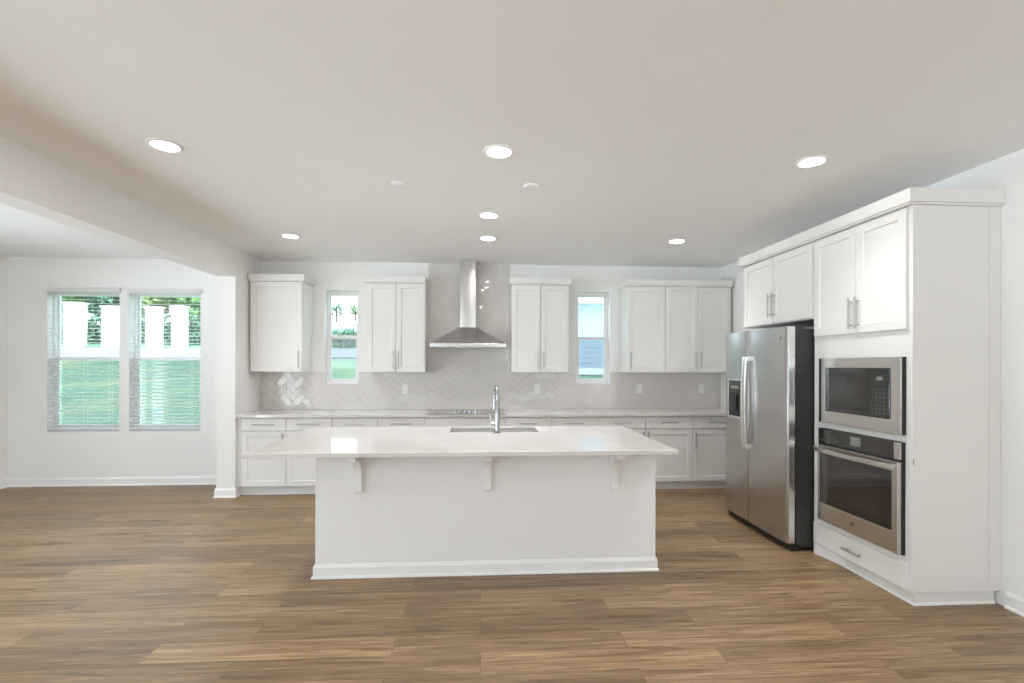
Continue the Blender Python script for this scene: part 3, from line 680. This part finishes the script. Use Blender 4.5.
# ------------------------------------------------------------------ refrigerator
fr = thing('refrigerator', 'stainless side-by-side refrigerator with dark sides', 'refrigerator', (2.420, 4.685, 0), RZ)
obj('case', bx(0.006, 0.977, 0.072, 0.690, 0.028, 1.765), DARK, fr, bevel=0.004)
obj('base_grille', bx(0.006, 0.977, 0.030, 0.100, 0.006, 0.060), BLACK, fr, bevel=0.003)
for x in (0.06, 0.90):
    for y in (0.12, 0.62):
        bm = B(); lathe(bm, [(0.02, 0), (0.02, 0.0275)], (x, y, 0.0), 16); obj('foot', bm, BLACK, fr)
def fdoor(name, x0, x1):
    n = 14; pts = []
    for i in range(n+1):
        t = i/n; x = x0 + 0.010 + (x1-x0-0.020)*t; pts.append((x, -0.007*(1-(2*t-1)**2)))
    prof = [(x0, 0.060), (x0, 0.010), (x0+0.003, 0.003)] + pts + [(x1-0.003, 0.003), (x1, 0.010), (x1, 0.060)]
    bm = B(); prism(bm, prof[::-1], 'z', 0.062, 1.785); return obj(name, bm, STEEL, fr, smooth=True, bevel=0.003)
fz = fdoor('freezer_door', 0.0, 0.408); rf = fdoor('refrigerator_door', 0.414, 0.980)
obj('door_edge', bx(0.9803, 0.9830, 0.012, 0.058, 0.066, 1.781), SILVER, rf)
for x, p, lean in ((0.389, fz, -0.006), (0.431, rf, 0.006)):
    bm = B(); pts = []; n = 20
    for i in range(n+1): t = i/n; pts.append((x, -0.030-0.020*math.sin(PI*t)**0.6, 0.735+0.815*t))
    va = []
    for (px, py, pz) in pts: va.append([bm.verts.new((px-0.012, py+0.004, pz)), bm.verts.new((px-0.008, py-0.008, pz)), bm.verts.new((px+0.008, py-0.008, pz)), bm.verts.new((px+0.012, py+0.004, pz)), bm.verts.new((px+0.008, py+0.010, pz)), bm.verts.new((px-0.008, py+0.010, pz))])
    for a, b in zip(va, va[1:]):
        for k in range(6): bm.faces.new((a[k], a[(k+1)%6], b[(k+1)%6], b[k]))
    bm.faces.new(va[0][::-1]); bm.faces.new(va[-1])
    for z in (0.745, 1.535): box(bm, x-0.014, x+0.014, -0.030, -0.0005, z-0.018, z+0.022)
    obj('handle', bm, SILVER, p, smooth=True)
# water dispenser
bm = B(); frame(bm, 0.075, 0.335, 0.975, 1.345, 0.014, 0.014, 0.020, 0.012, -0.016, -0.0045); ds = obj('dispenser_frame', bm, SILVER, fz, bevel=0.002)
dp = obj('dispenser_panel', bx(0.0895, 0.3205, -0.014, -0.0045, 1.215, 1.3325), PGLASS, fz)
obj('dispenser_dark_panel', bx(0.0895, 0.3205, -0.0085, -0.0060, 0.9955, 1.2145), BLACK, fz)  # flat black sheet, coloured for the dark inside of a deep recess
bm = B(); box(bm, 0.13, 0.28, -0.0148, -0.0141, 1.255, 1.285); obj('display', bm, DISP, fz)
bm = B(); box(bm, 0.17, 0.24, -0.020, -0.0086, 1.06, 1.20); obj('dispenser_paddle', bm, BLACK, fz, bevel=0.003)
bm = B(); box(bm, 0.91, 0.975, 0.062, 0.14, 1.7655, 1.790); obj('hinge_cap', bm, DARK, fr)
bm = B(); box(bm, 0.006, 0.068, 0.062, 0.14, 1.7655, 1.790); obj('hinge_cap', bm, DARK, fr)
badge(rf, 0.878, -0.0045, 1.695, 0.017)

# ------------------------------------------------------------------ ceiling fittings
SPOTS = {}
def downlight(x, y, label):
    r = thing('recessed_light', label, 'ceiling light', (x, y, CH-0.0005), group='lit recessed ceiling lights')
    bm = B(); n = 40; prof = [(0.094, 0.0), (0.094, -0.004), (0.088, -0.008), (0.075, -0.009), (0.070, -0.006), (0.070, 0.0)]
    rings = [[bm.verts.new((rr*math.cos(2*PI*k/n), rr*math.sin(2*PI*k/n), hh)) for k in range(n)] for rr, hh in prof]
    for a, b in zip(rings, rings[1:] + rings[:1]):
        for k in range(n): bm.faces.new((a[k], a[(k+1)%n], b[(k+1)%n], b[k]))
    obj('trim_ring', bm, TRIM, r, smooth=True)
    bm = B(); lathe(bm, [(0.0695, -0.0005), (0.0695, -0.0045), (0.055, -0.0055)], (0,0,0), 40); obj('lens', bm, LAMP, r)
    ld = SPOTS.get('d')
    if ld is None:
        ld = SPOTS['d'] = bpy.data.lights.new('recessed_beam', 'SPOT'); ld.energy = SPOT; ld.color = (0.95, 0.985, 1.03); ld.spot_size = math.radians(115); ld.spot_blend = 1.0; ld.shadow_soft_size = 0.065
    lo = bpy.data.objects.new('recessed_beam', ld); link(lo, r); lo.location = (0, 0, -0.02)
    return r
for x, y, l in ((-1.861, 2.991, 'lit recessed light near the beam, leftmost of the nearest row'), (0.104, 2.940, 'lit recessed light in the middle of the nearest row, above island front'), (2.077, 2.945, 'lit recessed light nearest the tall oven cabinet'),
                (0.066, 4.186, 'lit recessed light over the faucet, second from the front in its line'), (0.067, 4.939, 'lit recessed light closest to the range hood'),
                (-1.904, 5.000, 'lit recessed light above the corner wall cabinet by the partition'), (2.018, 4.914, 'lit recessed light before the wall cabinets near the refrigerator')):
    downlight(x, y, l)
for x in (-1.861, 0.104, 2.077):
    for y in (0.85, -0.9, -2.65, -4.2): downlight(x, y, 'unseen recessed light, above the viewer or added behind')  # front row read from tile glints; rows behind added for ambient light
for x, y in ((-4.4, 4.2), (-4.4, 2.2)): downlight(x, y, 'unseen recessed light, above the viewer or added behind')  # dining lamps added out of view to brighten wall and floor
for x, y, l in ((-0.581, 3.517, 'flat white ceiling cover disc, left of the central light line'), (0.363, 3.489, 'flat white ceiling cover disc, right of the central light line')):
    bm = B(); lathe(bm, [(0.062, 0), (0.062, -0.006), (0.055, -0.011), (0.02, -0.012)], (0,0,0), 32)
    o = obj('ceiling_cover', bm, CEIL, smooth=True); o.location = (x, y, CH-0.0003); tag(o, l, 'cover plate', 'flat ceiling cover discs')
bm = B(); frame(bm, -0.16, 0.16, -0.09, 0.09, 0.02, 0.02, 0.02, 0.02, 0, 0.008)
for i in range(6): box(bm, -0.14, 0.14, 0.001, 0.004, -0.06+0.022*i, -0.048+0.022*i)
bm.transform(Matrix.Rotation(PI/2, 4, 'X'))
o = obj('ceiling_vent', bm, TRIM); o.location = (-5.215, 5.66, CH-0.0083+0.008); tag(o, 'white ceiling air vent in the dining space', 'vent')

# ------------------------------------------------------------------ outdoors
def gz(x, y):
    if y < 6.45: return -0.15
    if y < 7.2: return -0.15 + (y-6.45)/0.75*0.37
    rise = 0.20*max(0, min(1, x/2.5))*max(0, min(1, (y-9)/4.5))*max(0, min(1, (24-y)/4))
    return 0.22 + 0.10*(min(y, 40)-7.2) + 0.19*max(0, min(y, 62)-40) + rise
bm = B(); ys = [6.40, 6.45, 7.2] + [7.2+2.2*i for i in range(1, 20)] + [80, 150]; xs = [-120, -80] + [-60+4*i for i in range(25)] + [70, 120]
rg = random.Random(5); V = [[bm.verts.new((x, y, gz(x, y) + (rg.uniform(-0.05, 0.05) if y > 9 else 0))) for x in xs] for y in ys]
for j in range(len(ys)-1):
    for i in range(len(xs)-1): bm.faces.new((V[j][i], V[j][i+1], V[j+1][i+1], V[j+1][i]))
tag(obj('lawn', bm, LAWN, smooth=True), 'green lawn rising behind the house, seen through the windows', 'lawn', kind='structure')
bm = B(); n = 30
for i in range(n):
    x0, x1 = -70+4.2*i, -70+4.2*(i+1)
    v = [bm.verts.new((a, b, gz(a, b)+0.08)) for a, b in ((x0, 22.6), (x1, 22.6), (x1, 28.5), (x0, 28.5))]; u = [bm.verts.new((p.co.x, p.co.y, p.co.z-0.3)) for p in v]
    bm.faces.new(v)
    for k in range(4): bm.faces.new((v[k], u[k], u[(k+1)%4], v[(k+1)%4]))
tag(obj('street', bm, ROAD), 'grey street crossing the lawn behind the house', 'street', kind='structure')

def tree(x, y, hgt, rad, mi, label, seed):
    rr = random.Random(seed); r = thing('tree', label, 'tree', (x, y, gz(x, y)), group='trees beyond the lawn')
    bm = B(); tube(bm, [(0, 0, -0.2), (0.05, 0, hgt*0.35), (0, 0.05, hgt*0.75)], [0.16, 0.11, 0.04], 8)
    for k in range(6):
        a = rr.uniform(0, 2*PI); z0 = hgt*rr.uniform(0.3, 0.6); tube(bm, [(0, 0, z0), (math.cos(a)*rad*0.7, math.sin(a)*rad*0.7, z0+hgt*0.25)], [0.06, 0.02], 6)
    obj('trunk', bm, BARK, r)
    bm = B()
    for k in range(1500 if hgt > 3 else 160):
        while True:
            p = Vector((rr.uniform(-1,1), rr.uniform(-1,1), rr.uniform(-1,1)))
            if 0.15 < p.length < 1: break
        c = Vector((p.x*rad, p.y*rad, hgt*0.64 + p.z*hgt*0.40)); s = rr.uniform(0.14, 0.34) * (1 if hgt > 3 else 0.6)
        d1 = Vector((rr.gauss(0,1), rr.gauss(0,1), rr.gauss(0,1))).normalized(); d2 = d1.orthogonal().normalized()
        bm.faces.new([bm.verts.new(c + d1*s), bm.verts.new(c + d2*s*0.6), bm.verts.new(c - d1*s), bm.verts.new(c - d2*s*0.6)])
    obj('foliage', bm, LEAF[mi], r)
for i, (x, y, hh, rad, mi, l) in enumerate((
        (-16.3, 56, 1.9, 0.85, 1, 'small dark tree on the hill crest at the left of the narrow kitchen window'),
        (-14.6, 57.5, 1.8, 0.7, 0, 'small green tree on the hill crest at the right of the narrow kitchen window'),
        (-32.8, 40.5, 5.6, 1.45, 0, 'broad green tree at the left of the left dining window, in front'),
        (-29.6, 40.5, 5.6, 1.45, 1, 'dark tree at the right of the left dining window, in front'),
        (-26.3, 40.5, 5.6, 1.45, 2, 'pale green tree at the left of the right dining window, in front'),
        (-23.2, 40.5, 5.6, 1.45, 0, 'dark green tree at the right of the right dining window, in front'),
        (-36, 45, 6.4, 1.7, 1, 'dark tree behind the others at the left edge of the left dining window'),
        (-32.4, 45, 6.4, 1.7, 0, 'green tree behind the others near the right edge of the left dining window'),
        (-28.8, 45, 6.4, 1.7, 1, 'dark tree behind the others at the left of the right dining window'),
        (-25.2, 45, 6.4, 1.7, 2, 'pale tree behind the others at the right of the right dining window'),
        )):
    tree(x, y, hh, rad, mi, l, 100+i)
def hedge(x0, x1, y, hgt, label, seed):
    rr = random.Random(seed); bm = B()
    for k in range(int((x1-x0)*230)):
        x = rr.uniform(x0, x1); yy = y + rr.uniform(-0.6, 0.6); c = Vector((x, yy, gz(x, y) + rr.uniform(0, hgt)*rr.uniform(0.7, 1.0))); s = rr.uniform(0.10, 0.22)
        d1 = Vector((rr.gauss(0,1), rr.gauss(0,1), rr.gauss(0,1))).normalized(); d2 = d1.orthogonal().normalized()
        bm.faces.new([bm.verts.new(c + d1*s), bm.verts.new(c + d2*s*0.6), bm.verts.new(c - d1*s), bm.verts.new(c - d2*s*0.6)])
    tag(obj('hedge', bm, LEAF[1]), label, 'hedge')
hedge(-11.5, -5.5, 31.0, 1.1, 'dark green hedge beyond the street in the narrow kitchen window', 61)
hedge(-29, -17.5, 33.5, 2.0, 'tall dark hedge beyond the street in the dining windows', 62)

def far_house(x0, x1, y, wall_h, wins, label, mat, roofed=True):
    g0 = min(gz(x0, y), gz(x1, y)) - 0.1
    r = thing('house', label, 'house', ((x0+x1)/2, y, g0)); hw = (x1-x0)/2
    holes = [(a, b, c, d_) for a, b, c, d_ in wins]
    obj('wall', plate([-hw, hw], [0, wall_h], holes, 0, 0.25, 'y') if holes else bx(-hw, hw, 0, 0.25, 0, wall_h), mat, r)
    bm = B(); box(bm, -hw, -hw+0.25, 0.25, 6, 0, wall_h); box(bm, hw-0.25, hw, 0.25, 6, 0, wall_h); obj('side_wall', bm, mat, r)
    for a, b, c, d_ in holes:
        f = B(); frame(f, a, b, c, d_, 0.08, 0.08, 0.08, 0.08, 0.05, 0.14); wf = obj('window', f, WSIDE, r)
        obj('pane', bx(a+0.08, b-0.08, 0.09, 0.10, c+0.08, d_-0.08), HWIN, wf)
    if roofed:
        bm = B(); prism(bm, [(-0.4, wall_h), (6.4, wall_h), (3.0, wall_h+1.3)], 'x', -hw-0.3, hw+0.3); obj('roof', bm, ROOF, r)
    return r
def block(x0, x1, y, h_, label):
    g0 = gz(0, y) - 0.15; r = thing('white_upright', label, 'upright', ((x0+x1)/2, y, g0)); hw = (x1-x0)/2  # plain white uprights for unidentified pale shapes across the street
    obj('shaft', bx(-hw, hw, 0, 0.5, 0, h_+0.10), WSIDE, r); obj('cap', bx(-hw-0.06, hw+0.06, -0.06, 0.56, h_+0.101, h_+0.18), WSIDE, r)
for a, b, h_, n_ in ((-24.35, -23.40, 2.60, 'first'), (-22.24, -21.29, 2.40, 'second'), (-19.77, -19.04, 2.40, 'third'), (-18.30, -17.62, 2.45, 'fourth')):
    block(a, b, 30.0, h_, 'broad white pillar across the street, %s from the left in the dining windows' % n_)
far_house(-13.5, -7.0, 36.0, 1.55, [], 'low grey blue house across the street in the narrow left kitchen window', SIDING, False)
# near neighbour: lap siding, white skirt board
nb = thing('house', 'pale blue lap-sided house next door in the right kitchen window', 'house', (8.0, 15.0, 1.0))
bm = B(); z = 0.42
poly = [(0.25, 0.40)]
zz = 0.40
while zz < 2.35: poly = poly + [(-0.022, zz), (0.0, zz+0.165)]; zz += 0.165
poly += [(0.25, zz)]
prism(bm, poly, 'x', -6.0, 6.0); obj('siding', bm, SIDING, nb)
obj('skirt_board', bx(-6.0, 6.0, -0.03, 0.25, 0.20, 0.3995), WSIDE, nb); obj('foundation', bx(-6.0, 6.0, 0.0, 0.25, -0.3, 0.1995), ROAD, nb)
obj('soffit', bx(-6.4, 6.4, -0.45, 0.6, zz+0.0, zz+0.16), WSIDE, nb); obj('corner_board', bx(-6.08, -5.98, -0.04, 0.06, 0.40, zz), WSIDE, nb)
bm = B(); prism(bm, [(-0.5, zz+0.161), (7.5, zz+0.161), (3.5, zz+1.8)], 'x', -6.4, 6.4); obj('roof', bm, ROOF, nb)
